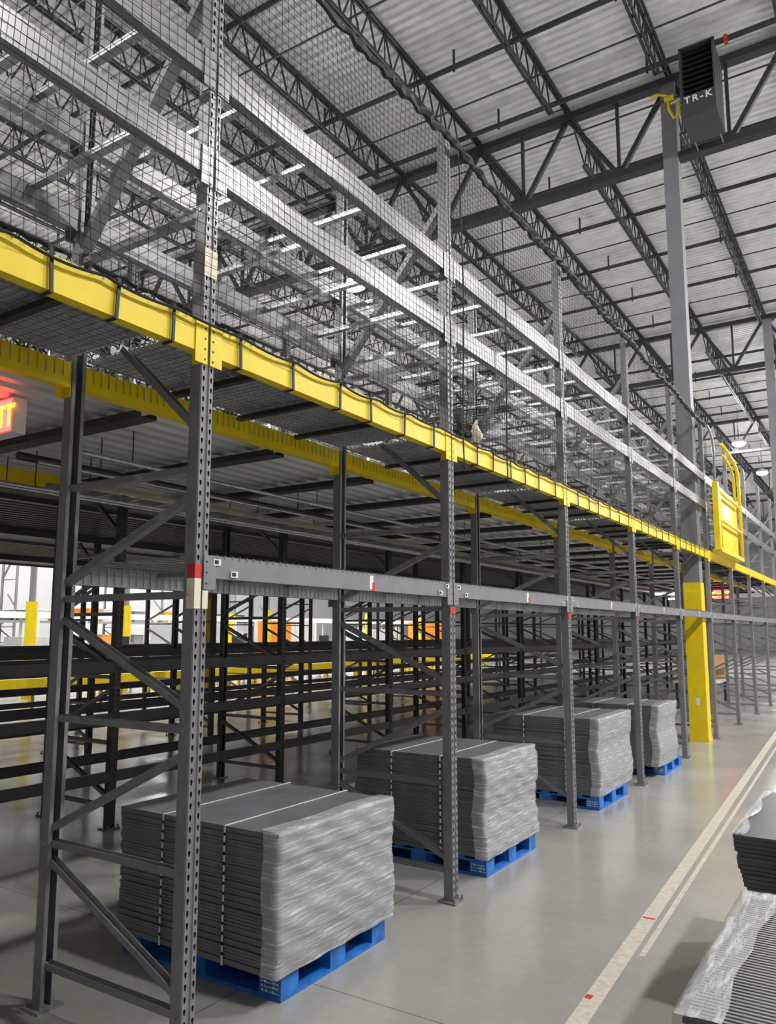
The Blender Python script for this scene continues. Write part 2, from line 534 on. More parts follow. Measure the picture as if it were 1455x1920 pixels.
for a, c in ((0.02, 0.058), (0.02, -0.058)):
    foot.tube([(a, c, 0.012), (a, c, 0.04)], 0.009, 6)
FOOT = foot.mesh('base_plate', 'rack')
xa, xb = -0.045, -D + 0.045
HOR = [0.21, 0.80, 1.43, 2.05, 2.65, 3.95]
DIA = [(0.72, 0.28), (0.87, 1.33), (1.95, 1.52), (2.13, 2.53)]      # z at rear, z at front
BR = {z: MB().channel((xa, 0, z), (xb, 0, z), 0.045, 0.034, 0.003, (0, 0, 1)).mesh('brace', 'rack') for z in HOR}
DG = [MB().channel((xb, 0, a), (xa, 0, b), 0.045, 0.034, 0.003, (0, 0, 1)).mesh('diagonal_brace', 'rack') for a, b in DIA]
DG.append(MB().channel((-0.62, 0, 3.36), (xa, 0, 2.84), 0.045, 0.034, 0.003, (0, 0, 1)).mesh('diagonal_brace', 'rack'))
DG.append(MB().channel((xb, 0, 4.02), (xa, 0, 5.22), 0.075, 0.045, 0.003, (0, 0, 1)).mesh('diagonal_brace', 'rack'))
BOLT = MB().tube([(0, -0.048, 0), (0, 0.048, 0)], 0.007, 6).mesh('bolt', 'galv')

def rack_frame(x, y, label, group, inner=False, bolts=False):
    f = empty('rack_upright', (x, y, 0))
    pm = POST_IN if inner else POST
    place('post', pm, f, (0, 0, 0.012))
    place('post', pm, f, (-D, 0, 0.012), (0, 0, math.pi))
    place('base_plate', FOOT, f)
    place('base_plate', FOOT, f, (-D, 0, 0), (0, 0, math.pi))
    for z in HOR:
        b = place('brace', BR[z], f)
        if bolts:
            for xx in (xa + 0.005, xb - 0.005):
                place('bolt', BOLT, b, (xx, 0, z))
    for me in DG:
        place('diagonal_brace', me, f)
    return tag(f, label, 'rack frame', group)

frames = []
for j in range(0, 11):
    if j == 0:
        lb = 'tall grey upright rack frame at row end, its post banded red and white'
    else:
        lb = 'tall grey upright rack frame, ' + frame_text(j)
    frames.append(rack_frame(0, j * P, lb, 'upright frames of the aisle rack row', False, j < 3))
f0 = frames[0]
w = PW / 2
def band(z0, z1, m, nm):
    b = MB()
    b.box(-0.05, 0.0025, -w - 0.0025, -w, z0, z1).box(0.0005, 0.0025, -w, w if z0 > 3 else -0.004, z0, z1)
    return b.build(nm, m, f0)
band(2.125, 2.19, 'red', 'red_tape')
band(1.985, 2.125, 'cream', 'white_tape')
MB().box(0.0005, 0.0025, 0.006, w, 1.985, 2.07).build('white_tape', 'cream', f0)
MB().box(0.0005, 0.0025, -w, w, 3.6, 3.745).build('paper_label', 'cream', f0)
for j in (1, 2, 3):
    MB().box(0.0005, 0.0025, -w, w, 2.01, 2.06).build('red_label', 'red', frames[j])
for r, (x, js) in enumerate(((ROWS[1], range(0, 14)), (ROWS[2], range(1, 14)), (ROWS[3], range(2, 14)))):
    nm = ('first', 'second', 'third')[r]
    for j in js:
        rack_frame(x, j * P, '%s shade-darkened upright frame of the %s inner rack row, counting from EXIT sign' % (ordinal(j - js[0] + 1), nm), '%s inner row frames' % nm, True)

# ------------------------------------------------------------------ rails (beams) between the frames
RL = P - PW - 0.002
def rail_mesh(h, m, depth=0.06):
    b = MB()
    b.box(-depth, 0, 0, RL, -h, 0)
    b.box(-0.03, 0.0, 0.0, RL, 0, 0.012)          # raised step edge
    return b.mesh('rail', m)
def conn_mesh(h, m, s):
    """L plate hooked over the post face at one end; s = +1 towards the next post"""
    b = MB()
    y0, y1 = (-0.034, 0.045) if s < 0 else (-0.045, 0.034)
    b.box(0.001, 0.006, y0, y1, -h - 0.055, 0.012)
    if s < 0: b.box(-0.062, 0.001, 0.0005, 0.0045, -h - 0.055, 0.012)
    else: b.box(-0.062, 0.001, -0.0045, -0.0005, -h - 0.055, 0.012)
    return b.mesh('connector', m)
def hole_mesh(h, s):
    b = MB()
    yc = -0.017 * (1 if s < 0 else -1)
    for k in range(4):
        z = -0.02 - k * 0.0508
        if z > -h - 0.05:
            b.tube([(0.0055, yc, z), (0.0066, yc, z)], 0.006, 8)
    return b.mesh('rivet_hole', 'black')
RAIL = {}
def rail_kit(key, h, m):
    RAIL[key] = (rail_mesh(h, m), conn_mesh(h, m, -1), conn_mesh(h, m, 1), hole_mesh(h, -1), hole_mesh(h, 1))
rail_kit('yellow', 0.14, 'yellow'); rail_kit('mid', 0.095, 'beam'); rail_kit('shelf', 0.13, 'shelf'); rail_kit('inner', 0.09, 'rack_shaded')

def rail(key, x, b, z, label, cat, group, rear=False, detail=True, name='rack_rail'):
    me, c0, c1, h0, h1 = RAIL[key]
    y0 = b * P + PW / 2 + 0.001
    if rear:
        o = place(name, me, None, (x, y0 + RL, z), (0, 0, math.pi))
    else:
        o = place(name, me, None, (x, y0, z))
    if detail:
        a = place('connector', c0, o); e = place('connector', c1, o, (0, RL, 0))
        if not rear and b < 4:
            place('rivet_hole', h0, a)['kind'] = 'stuff'; place('rivet_hole', h1, e)['kind'] = 'stuff'
    return tag(o, label, cat, group)

LA, LB_, MID = 4.77, 4.25, 2.225
mid_rails = {}
yel_rails = {}
for b in range(-1, 10):
    bt = bay_text(b)
    yel_rails[b] = rail('yellow', 0, b, DECK, 'yellow deck rail on aisle face, ' + bt, 'rack rail', 'yellow deck rails', name='deck_rail')
    rail('yellow', -D, b, DECK, 'yellow deck rail on walkway face, ' + bt, 'rack rail', 'yellow deck rails', True, b < 6, 'deck_rail')
    rail('shelf', 0, b, LA, 'topmost grey rail on aisle face, ' + bt, 'rack rail', 'upper grey rails')
    rail('shelf', -D, b, LA, 'topmost grey rail on walkway face, ' + bt, 'rack rail', 'upper grey rails', True, b < 6)
    rail('shelf', 0, b, LB_, 'grey rail above yellow deck rail on aisle face, ' + bt, 'rack rail', 'upper grey rails')
    rail('shelf', -D, b, LB_, 'grey rail above deck on walkway face, ' + bt, 'rack rail', 'upper grey rails', True, b < 6)
    if b >= 0:
        mid_rails[b] = rail('mid', 0, b, MID, 'grey mid-height rail on aisle face, ' + bt, 'rack rail', 'mid-height grey rails')
        rail('mid', -D, b, MID, 'grey mid-height rail on walkway face, ' + bt, 'rack rail', 'mid-height grey rails', True, b < 6)

# stickers on the mid-height rails
for b, o in mid_rails.items():
    if b < 6:
        MB().box(0.0, 0.002, 1.37, 1.41, -0.085, 0.0).build('white_sticker', 'white', o)
        MB().box(0.0, 0.0025, 1.40, 1.43, -0.092, -0.045).build('red_sticker', 'red', o)
        for yy, zz in ((0.05, -0.018), (0.17, -0.07), (RL - 0.05, -0.018), (RL - 0.15, -0.07)):
            t = MB().box(0.0, 0.008, yy - 0.024, yy + 0.024, zz - 0.015, zz + 0.015).build('white_tag', 'white', o)
            MB().box(0.008, 0.009, yy - 0.018, yy + 0.008, zz - 0.009, zz + 0.010).build('black_mark', 'black', t)
MB().box(0.0, 0.002, 1.0, 1.15, -0.11, -0.01).build('red_sticker', 'red', bpy.data.objects[[o.name for o in col.objects if o.get('label') == 'grey rail above deck on walkway face, ' + bay_text(0)][0]])

# inner rows: shelf rails at three levels and yellow deck rails
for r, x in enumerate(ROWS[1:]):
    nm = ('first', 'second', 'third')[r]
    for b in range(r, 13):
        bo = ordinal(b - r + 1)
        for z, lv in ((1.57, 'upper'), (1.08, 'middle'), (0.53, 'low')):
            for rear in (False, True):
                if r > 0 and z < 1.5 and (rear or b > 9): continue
                rail('inner', x - (D if rear else 0), b, z, 'shade-darkened %s shelf rail, %s face of %s inner rack row, %s bay from EXIT sign' % (lv, 'far' if rear else 'walkway', nm, bo),
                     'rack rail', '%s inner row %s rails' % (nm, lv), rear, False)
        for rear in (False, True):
            first = r == 0 and not rear  # other deck rails coloured dark to stand for deep shade behind
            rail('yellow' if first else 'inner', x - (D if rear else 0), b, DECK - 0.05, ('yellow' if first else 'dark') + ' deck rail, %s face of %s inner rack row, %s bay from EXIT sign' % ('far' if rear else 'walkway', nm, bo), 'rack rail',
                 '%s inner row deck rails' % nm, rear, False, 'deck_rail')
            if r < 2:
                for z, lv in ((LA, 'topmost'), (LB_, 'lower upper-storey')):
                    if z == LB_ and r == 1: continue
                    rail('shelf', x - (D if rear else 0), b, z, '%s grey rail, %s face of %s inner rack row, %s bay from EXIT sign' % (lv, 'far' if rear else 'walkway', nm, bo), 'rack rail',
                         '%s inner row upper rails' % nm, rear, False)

# ------------------------------------------------------------------ wire decks
def wire_deck_mesh(waterfall=True, px=0.052, py=0.105):
    b = MB()
    n = int((RL - 0.06) / px)
    for k in range(n + 1):
        y = 0.055 + k * (RL - 0.11) / n
        pts = [(-D + 0.0655, y, -0.10), (-D + 0.0655, y, 0.0045), (0.0045, y, 0.0045), (0.0045, y, -0.012)] if waterfall else [(-D, y, 0.0045), (0, y, 0.0045)]
        b.tube(pts, 0.0028, 3, False)
    n = int(D / py)
    for k in range(1, n):
        x = -k * D / n
        b.tube([(x, 0.05, 0.0), (x, RL - 0.05, 0.0)], 0.0028, 3, False)
    return b.mesh('wire_grid', 'galv')
WG = wire_deck_mesh()
WG_TOP = wire_deck_mesh(False, 0.1, 0.2)
SUP = MB().channel((-0.064, 0, -0.022), (-D + 0.064, 0, -0.022), 0.045, 0.03, 0.002, (0, 0, 1)).mesh('support_channel', 'galv')
SUP_D = SUP.copy(); SUP_D.materials[0] = M['dark']
PLT = MB()
prof = []
for k in range(24):
    x0 = -0.064 - k * (D - 0.128) / 24
    s = (D - 0.128) / 24
    prof += [(x0, 0), (x0 - s * 0.35, 0), (x0 - s * 0.5, 0.012), (x0 - s * 0.85, 0.012)]
prof.append((-D + 0.07, 0))
PLT.grid([[(a, 0.003, c + 0.012) for a, c in prof], [(a, RL - 0.003, c + 0.012) for a, c in prof]])
PLT = PLT.mesh('deck_plate', 'plate')

def wire_deck(x, b, z, label, group, grid, sups, sup, plate=False):
    d = empty('wire_deck', (x, b * P + PW / 2 + 0.001, z + 0.0125))
    if b == 4 and x == 0: d.scale.y = 0.77; d.location.y += 0.02       # stops short of the building column
    g = place('wire_grid', grid, d); g['kind'] = 'stuff'
    for s in sups:
        place('support_channel', sup, d, (0, s, 0))
    if plate:
        place('deck_plate', PLT, d)
    return tag(d, label, 'wire deck', group)
S4 = [0.3, 0.91, 1.52, 2.13]
for b in range(-1, 10):
    bt = bay_text(b)
    wire_deck(0, b, DECK, 'grey floor deck laid on yellow rails, ' + bt, 'floor decks of the aisle rack', WG, [0.62, 1.24, 1.86], SUP_D, True)
    if b >= 0 and b < 7:
        wire_deck(0, b, MID, 'wire mesh deck on mid-height rails, ' + bt, 'mid-height wire decks', WG, [0.6, 1.2, 1.8], SUP, False)
    if b < 8:
        wire_deck(0, b, LA, 'wire deck on topmost grey rails, ' + bt, 'upper wire decks', WG_TOP, S4, SUP, False)
        wire_deck(0, b, LB_, 'wire deck on lower upper-storey rails, ' + bt, 'upper wire decks', WG_TOP, S4, SUP, False)
for b in range(0, 10):
    for z, lv in ((LA, 'topmost'), (LB_, 'lower')):
        wire_deck(ROWS[1], b, z, 'wire deck on %s upper rails of first inner rack row, %s bay from EXIT sign' % (lv, ORD[b]), 'inner row upper wire decks', WG_TOP, S4, SUP, False)

# mezzanine floor between and beyond the inner rows: corrugated sheet, ridges along the walkway; extended out of view to shade the space below
def corrugated(x0, x1, y0, y1, z, m):
    b = MB(); prof = []
    x = x0
    while x < x1 - 0.01:
        prof += [(x, 0), (x + 0.07, 0), (x + 0.095, 0.035), (x + 0.145, 0.035)]
        x += 0.17
    prof.append((x1, 0))
    b.grid([[(a, y0, z + c) for a, c in prof], [(a, y1, z + c) for a, c in prof]])
    b.box(x0, x1, y0, y1, z + 0.036, z + 0.06)
    return b
tag(corrugated(ROWS[1] + 0.005, -D - 0.075, -18, 33, 3.305, 'white_deck').build('mezzanine_floor', 'walk_deck'),
    'white corrugated mezzanine floor over the walkway between rack rows', 'mezzanine floor', 'mezzanine floors', 'structure')
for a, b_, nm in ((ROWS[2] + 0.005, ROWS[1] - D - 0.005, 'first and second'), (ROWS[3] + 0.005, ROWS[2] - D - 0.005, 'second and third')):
    tag(corrugated(a, b_, -18, 33, 3.305, 'plate').build('mezzanine_floor', 'plate_shaded'),
        'shade-darkened corrugated mezzanine floor between %s inner rack rows' % nm, 'mezzanine floor', 'mezzanine floors', 'structure')
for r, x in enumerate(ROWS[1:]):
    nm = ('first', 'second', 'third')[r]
    tag(MB().box(x - D + 0.08, x - 0.08, -18, 33, 3.25, 3.27).build('mezzanine_floor', 'plate_shaded'),
        'shade-darkened deck plate carried by the %s inner rack row' % nm, 'mezzanine floor', 'mezzanine floors', 'structure')
tag(MB().box(-D, 0, -18, -P - 0.1, 3.3, 3.34).build('mezzanine_floor', 'plate'),  # unseen run of deck, added to keep light out from below
    'unseen grey deck plate of the aisle rack before the red-taped end frame', 'mezzanine floor', 'mezzanine floors', 'structure')
# floor joists under the walkway deck
fj = MB().channel((-D - 0.08, 0, 0), (ROWS[1] + 0.01, 0, 0), 0.13, 0.05, 0.006, (0, 0, 1)).mesh('floor_joist', 'dark')
for k in range(-1, 22):
    tag(place('floor_joist', fj, None, (0, 0.62 + k * P / 2, 3.235)), 'dark steel channel under the white walkway deck', 'floor joist', 'walkway floor joists', 'structure')

# conduits and pipes hung under the walkway deck
for x, z, r_, m in ((-1.75, 3.06, 0.018, 'galv'), (-2.1, 3.02, 0.014, 'galv'), (-2.35, 3.1, 0.03, 'dark'), (-2.9, 3.0, 0.018, 'galv'), (-3.3, 3.06, 0.022, 'galv')):
    c = MB().tube([(0, 0.5, 0), (0, 32, 0)], r_, 8).build('conduit', m, None, (x, 0, z))
    for k in range(12):
        MB().tube([(0, 1 + k * 2.6, r_), (0, 1 + k * 2.6, 3.3 - z)], 0.005, 5).build('hanger', 'dark', c)
    tag(c, '%s thin metal conduit under the walkway deck, counting from the aisle rack' % ordinal([-1.75, -2.1, -2.9, -3.3].index(x) + 1) if m == 'galv' else 'dark sprinkler pipe hung under the white walkway deck', 'conduit', 'walkway conduits' if m == 'galv' else None)
# cable tray
ct = empty('cable_tray', (-2.62, 0, 2.98))
for s in (-0.14, 0.14):
    MB().box(s - 0.008, s + 0.008, 1.0, 32, 0, 0.05).build('side_rail', 'galv', ct)
rung = MB().box(-0.14, 0.14, -0.01, 0.01, 0, 0.012).mesh('rung', 'galv')
for k in range(100):
    place('rung', rung, ct, (0, 1.15 + k * 0.305, 0.003))
for k in range(10):
    MB().tube([(-0.14, 1.4 + k * 3, 0.04), (-0.14, 1.4 + k * 3, 0.33)], 0.005, 5).build('hanger', 'dark', ct)
tag(ct, 'ladder cable tray hung under the white walkway deck', 'cable tray')

# ------------------------------------------------------------------ safety netting on the aisle face
def netting(y0, y1, zb, zt, pitch, xf, r=0.0017):
    b = MB()
    ny = int((y1 - y0) / pitch); nz = 46
    def pt(i, k):
        y = y0 + (y1 - y0) * i / ny
        t = k / nz
        zl = zb(y); zh = zt(y)
        z = zl + (zh - zl) * t
        return (xf(y, t), y + 0.012 * math.sin(z * 5 + y * 2.3), z + 0.010 * math.sin(y * 6.1 + t * 3))
    for i in range(ny + 1):
        b.tube([pt(i, k) for k in range(0, nz + 1, 3)] + ([pt(i, nz)] if nz % 3 else []), r, 3, False)
    for k in range(nz + 1):
        b.tube([pt(i, k) for i in range(0, ny + 1, 3)], r, 3, False)
    return b
def ztop(y):
    u = (y / P) % 1.0
    return 5.70 - 0.05 * 4 * u * (1 - u)
def xnet(y, t):
    return 0.052 + 0.02 * math.sin(y * 1.7) * math.sin(t * math.pi) + 0.012 * math.sin(y * 4.3 + t * 5)
net = empty('safety_net', (0, 0, 0))
nm_ = netting(-1.55, 12.5, lambda y: DECK + 0.015, ztop, 0.052, xnet).build('mesh', 'net', net)
nm_['kind'] = 'stuff'
pts, rad = [], []
n = 240
for k in range(n + 1):
    y = -1.55 + k * (14.05) / n
    pts.append((0.06 + 0.012 * random.uniform(-1, 1), y, ztop(y) + 0.012 * random.uniform(-1, 1)))
    rad.append(random.uniform(0.018, 0.042))
MB().tube(pts, rad, 6).build('bunched_top_edge', 'net', net)
pts = []
for k in range(286):
    y = -1.55 + k * 0.0492
    u = ((y + 0.2) / 0.42) % 1.0
    pts.append((0.024, y, DECK + 0.008 - 0.026 * 4 * u * (1 - u) * (0.25 + 0.75 * abs(math.sin(y * 1.3)))))
MB().tube(pts, 0.007, 5).build('lashing_rope', 'net', net)
loop = MB().box(0.010, 0.016, -0.008, 0.008, -0.148, 0.027).box(-0.05, 0.016, -0.008, 0.008, -0.153, -0.147).box(-0.05, 0.016, -0.008, 0.008, 0.026, 0.032).mesh('lashing_loop', 'net')
k = 0
y = -1.2
while y < 12.4:
    u = y % P
    if 0.09 < u < P - 0.09:
        o = place('lashing_loop', loop, net, (0, y, DECK), (random.uniform(-0.05, 0.05), 0, 0))
    y += random.uniform(0.3, 0.46)
for y in (2.63, 3.45):
    MB().tube([(0.04, y, 5.6), (0.055, y + 0.02, 4.6), (0.05, y - 0.01, 3.35), (0.04, y + 0.03, 3.1)], 0.006, 5).build('hanging_cord', 'net', net)
tag(net, 'black safety netting hung across the upper aisle face, lashed to yellow rails', 'safety net')

# gathered inner net pinched into a knot behind the netting
gb = MB()
kn = Vector((-0.2, 3.05, 3.52))
for k in range(70):
    a = Vector((-0.15 - 0.5 * random.random(), 2.65 + 1.5 * k / 69, 3.9 + 0.2 * random.random()))
    mid = kn.lerp(a, 0.5) + Vector((random.uniform(-.05, .05), random.uniform(-.05, .05), -0.22))
    gb.tube([a, kn.lerp(a, 0.75) + Vector((0, 0, -0.14)), mid, kn.lerp(a, 0.2) + Vector((0, 0, -0.06)), kn, kn + Vector((0.02 * random.random(), 0.03 * random.random(), -0.12))], 0.0018, 3, False)
for t in [0.1 + 0.06 * i for i in range(15)]:
    ring = []
    for k in range(0, 40):
        a = Vector((-0.15 - 0.35 * abs(math.sin(k * 1.7)), 2.65 + 1.5 * k / 39, 4.05))
        ring.append(kn.lerp(a, t) + Vector((0, 0, -0.3 * t * (1 - t) * 2)))
    gb.tube(ring, 0.0016, 3, False)
tag(gb.build('gathered_net', 'net'), 'loose black net gathered into a knot above the yellow rail, over second wrapped stack', 'net')
rb = MB().tube([(0, 0, -0.02), (0.01, 0.01, 0.03), (0.0, -0.02, 0.08), (-0.01, 0.0, 0.13), (0, 0.01, 0.17)], [0.02, 0.045, 0.035, 0.02, 0.005], 7).build('yellow_rag', 'cream', None, (-0.03, 3.02, DECK + 0.075), smooth=True)
tag(rb, 'small pale yellow rag tied in the net above the yellow rail', 'rag')

# heap of black netting slung along the walkway face above the deck
def net_heap(y0, y1, seed):
    rnd = random.Random(seed)
    b = MB()
    for k in range(int((y1 - y0) * 230)):
        y = rnd.uniform(y0 + 0.15, y1 - 0.15); z = rnd.uniform(3.4, 4.05)
        p = Vector((-1.2 + rnd.uniform(-0.06, 0.06), y, z))
        pts = [p]
        for q in range(4):
            p = p + Vector((rnd.uniform(-0.02, 0.02), rnd.uniform(-0.05, 0.05), rnd.uniform(-0.055, 0.02)))
            p.z = max(p.z, 3.37)
            pts.append(p.copy())
        b.tube(pts, rnd.uniform(0.003, 0.008), 3, False)
    b.tube([(-1.2, y0 + 0.06 + (y1 - y0 - 0.12) * i / 20, 4.06 + 0.01 * math.sin(i * 2.0)) for i in range(21)], 0.014, 5)
    return b
for y0, y1, lb in ((-0.9, 0.05, 'before the red-taped frame'), (0.06, 1.7, 'past the red-taped frame')):
    o = net_heap(y0, y1, 3 + int(y0 * 10)).build('bundled_net', 'net')
    tag(o, 'bundled black netting slung above the mezzanine deck, ' + lb, 'net', None, 'stuff')

# ------------------------------------------------------------------ yellow pallet gate
g = empty('pallet_gate', (0.13, 0, 3.36))
ya, yb = 12.78, 15.55
MB().box(-0.05, 0.05, ya, ya + 0.14, 0.03, 1.30).build('side_panel', 'yellow', g)
def tubec(nm, pts, r, m, n=8): return MB().tube(pts, r, n).build(nm, m, g, smooth=True)
tubec('curved_tube', [(0, ya + 0.06, 1.3), (0, ya + 0.06, 1.85), (0, ya + 0.0, 2.1), (-0.02, ya - 0.12, 2.25), (-0.04, ya - 0.25, 2.32)], 0.025, 'galv')
tubec('gate_post', [(0.02, yb, 0.0), (0.02, yb, 1.75), (0.02, yb - 0.1, 1.95), (0.0, yb - 0.4, 2.1), (-0.01, yb - 1.0, 2.2), (-0.03, yb - 1.6, 2.25)], 0.035, 'yellow')
tubec('gate_post', [(-0.07, yb, 0.0), (-0.07, yb, 1.7), (-0.07, yb - 0.1, 1.87), (-0.07, yb - 0.4, 2.0), (-0.07, yb - 1.2, 2.1)], 0.03, 'yellow')
for z in (0.06, 0.62, 1.15):
    tubec('cross_rail', [(0.02, ya + 0.1, z), (0.02, yb, z)], 0.028, 'yellow')
tubec('gate_post', [(0.02, ya + 0.35, 0.0), (0.02, ya + 0.35, 1.2)], 0.02, 'yellow')
MB().box(-0.06, -0.05, ya + 0.3, yb - 0.05, 0.05, 1.3).build('kick_panel', 'yellow', g)
MB().box(-0.049, -0.047, ya + 1.2, ya + 1.7, 0.75, 1.0).build('sticker', 'cream', g)
MB().box(-0.11, 0.05, ya + 0.1, yb, -0.0, 0.05).build('base_rail', 'yellow', g)
tag(g, 'yellow tubular pallet gate with solid kick panel on mezzanine edge', 'gate')

# ------------------------------------------------------------------ heater box by the column head
h = empty('unit_heater', (0.50, 11.0, 10.86))
W2 = 0.29
bb = MB()
bb.box(-W2, W2, 0.0, 0.85, 0.0, 0.42)
bb.box(-W2, W2, 0.25, 0.85, 0.42, 1.36)
bb.box(-W2, -W2 + 0.03, 0.0, 0.25, 0.42, 1.36).box(W2 - 0.03, W2, 0.0, 0.25, 0.42, 1.36).box(-W2, W2, 0.0, 0.25, 1.33, 1.36)
bb.build('casing', 'box', h)
for k in range(9):
    MB().bar((-W2 + 0.03, 0.12, 0.47 + k * 0.1), (W2 - 0.03, 0.12, 0.47 + k * 0.1), 0.01, 0.09, (0, 1, 0.6)).build('louvre', 'black', h)
MB().box(-W2 + 0.03, W2 - 0.03, 0.2, 0.24, 0.42, 1.33).build('grille_back', 'black', h)
for s in (-0.22, 0.22):
    MB().tube([(s, 0.6, 1.36), (s, 0.6, 1.8)], 0.012, 6).build('hanger_rod', 'joist', h)
    MB().tube([(s, 0.8, 0.0), (s, 1.15, -0.02)], 0.012, 6).build('bracket', 'galv', h)
fo = place('lettering', text_mesh('TR-K', 0.17, 'white', 0.001, 1.35, 0.004), h, (0.0, -0.003, 0.27), (math.pi / 2, 0, 0))
tag(h, 'black louvred box marked TR-K hung by the column head', 'unit heater')
# gas pipe and yellow fittings around the column head
gp = empty('gas_pipe', (-0.2, 11.985, 11.9))
MB().tube([(0.05, 0, 0.0), (0.25, -0.02, 0.03), (0.36, 0.03, 0.0)], 0.035, 8).build('pipe_run', 'galv', gp)
MB().tube([(-0.35, 0, 0.28), (-0.2, 0, 0.3), (0.0, 0, 0.2), (0.02, 0, -0.1), (0.1, 0, -0.3), (0.2, -0.02, -0.25), (0.2, -0.03, 0.0)], 0.025, 8).build('yellow_hose', 'yellow', gp, smooth=True)
MB().tube([(-0.05, -0.05, 0.1), (0.12, -0.05, 0.1)], 0.06, 10).build('valve', 'yellow', gp)
tag(gp, 'yellow and silver gas pipework at the head of the grey column', 'pipe')

# ------------------------------------------------------------------ exit signs
def exit_sign(x, y, z, label, s=1.0):
    e = empty('exit_sign', (x, y, z))
    MB().box(-0.34 * s, 0, 0.0, 0.09 * s, 0, 0.22 * s).build('housing', 'white', e)
    MB().box(-0.325 * s, -0.015 * s, -0.004, 0.0, 0.012 * s, 0.208 * s).build('lit_face', 'exit_red', e)
    place('lettering', text_mesh('EXIT', 0.19 * s, 'exit_text', 0.002, 1.0, 0.003 * s), e, (-0.17 * s, -0.006, 0.042 * s), (math.pi / 2, 0, 0))
    MB().box(-0.2 * s, -0.14 * s, 0.02, 0.07, 0.22 * s, 3.3 - z).build('bracket', 'dark', e)
    return tag(e, label, 'exit sign')
exit_sign(-1.70, 0.05, 3.08, 'glowing red EXIT sign under the walkway deck by the taped end frame')
exit_sign(-1.25, 22.5, 2.85, 'glowing red EXIT sign far along under the mezzanine past yellow column', 1.3)
# row end: bright work light under the far mezzanine
for k, (x, y) in enumerate(((-2.2, 20.0), (-2.6, 23.5))):
    o = MB().box(-0.6, 0.6, -0.06, 0.06, 0, 0.06).build('strip_light', 'glow_white', None, (x, y, 2.9))
    MB().tube([(-0.4, 0, 0.06), (-0.4, 0, 0.38)], 0.006, 5).build('hanger', 'dark', o)
    MB().tube([(0.4, 0, 0.06), (0.4, 0, 0.38)], 0.006, 5).build('hanger', 'dark', o)
    tag(o, '%s white strip light under the mezzanine past the yellow column' % ordinal(k + 1), 'strip light', 'mezzanine strip lights')

# ------------------------------------------------------------------ pallets and sheet stacks
PLX, PLY = 1.2, 1.0
def pallet_proto():
    parts = []
    for x0 in (0, -0.53, -1.055):
        for y0 in (0, 0.43, 0.855):
            parts.append(('block', (x0 - 0.145, x0, y0, y0 + 0.145, 0.02, 0.105)))
    for y0 in (0, 0.43, 0.855):
        parts.append(('bottom_board', (-PLX, 0, y0, y0 + 0.145, 0.0, 0.02)))
    for x0 in (0, -1.1):
        parts.append(('bottom_board', (x0 - 0.1, x0, 0.145, 0.43, 0.0, 0.02)))
        parts.append(('bottom_board', (x0 - 0.1, x0, 0.575, 0.855, 0.0, 0.02)))
    for k in range(7):
        x0 = -k * 0.184
        parts.append(('top_board', (x0 - 0.096, x0, 0, PLY, 0.122, 0.14)))
    for y0 in (0, 0.43, 0.855):
        parts.append(('stringer_board', (-PLX, 0, y0, y0 + 0.145, 0.105, 0.122)))
    return parts
PP = [(n, MB().box(*c).mesh(n, 'blue')) for n, c in pallet_proto()]
def stamp_mesh():
    rnd = random.Random(5)
    b = MB()
    for r_ in range(3):
        x = -0.13
        while x < -0.02:
            wd = rnd.uniform(0.006, 0.018)
            b.box(x, x + wd, -0.002, 0.0, 0.035 + r_ * 0.022, 0.035 + r_ * 0.022 + rnd.uniform(0.004, 0.012))
            x += wd + rnd.uniform(0.004, 0.012)
    return b
STAMP = stamp_mesh().mesh('faded_stamp', 'white')
def pallet(x, y, rz, label):
    p = empty('pallet', (x, y, 0.0), (0, 0, rz))
    for n, me in PP:
        place(n, me, p)
    place('faded_stamp', STAMP, p)
    return tag(p, label, 'pallet', 'blue wooden pallets')

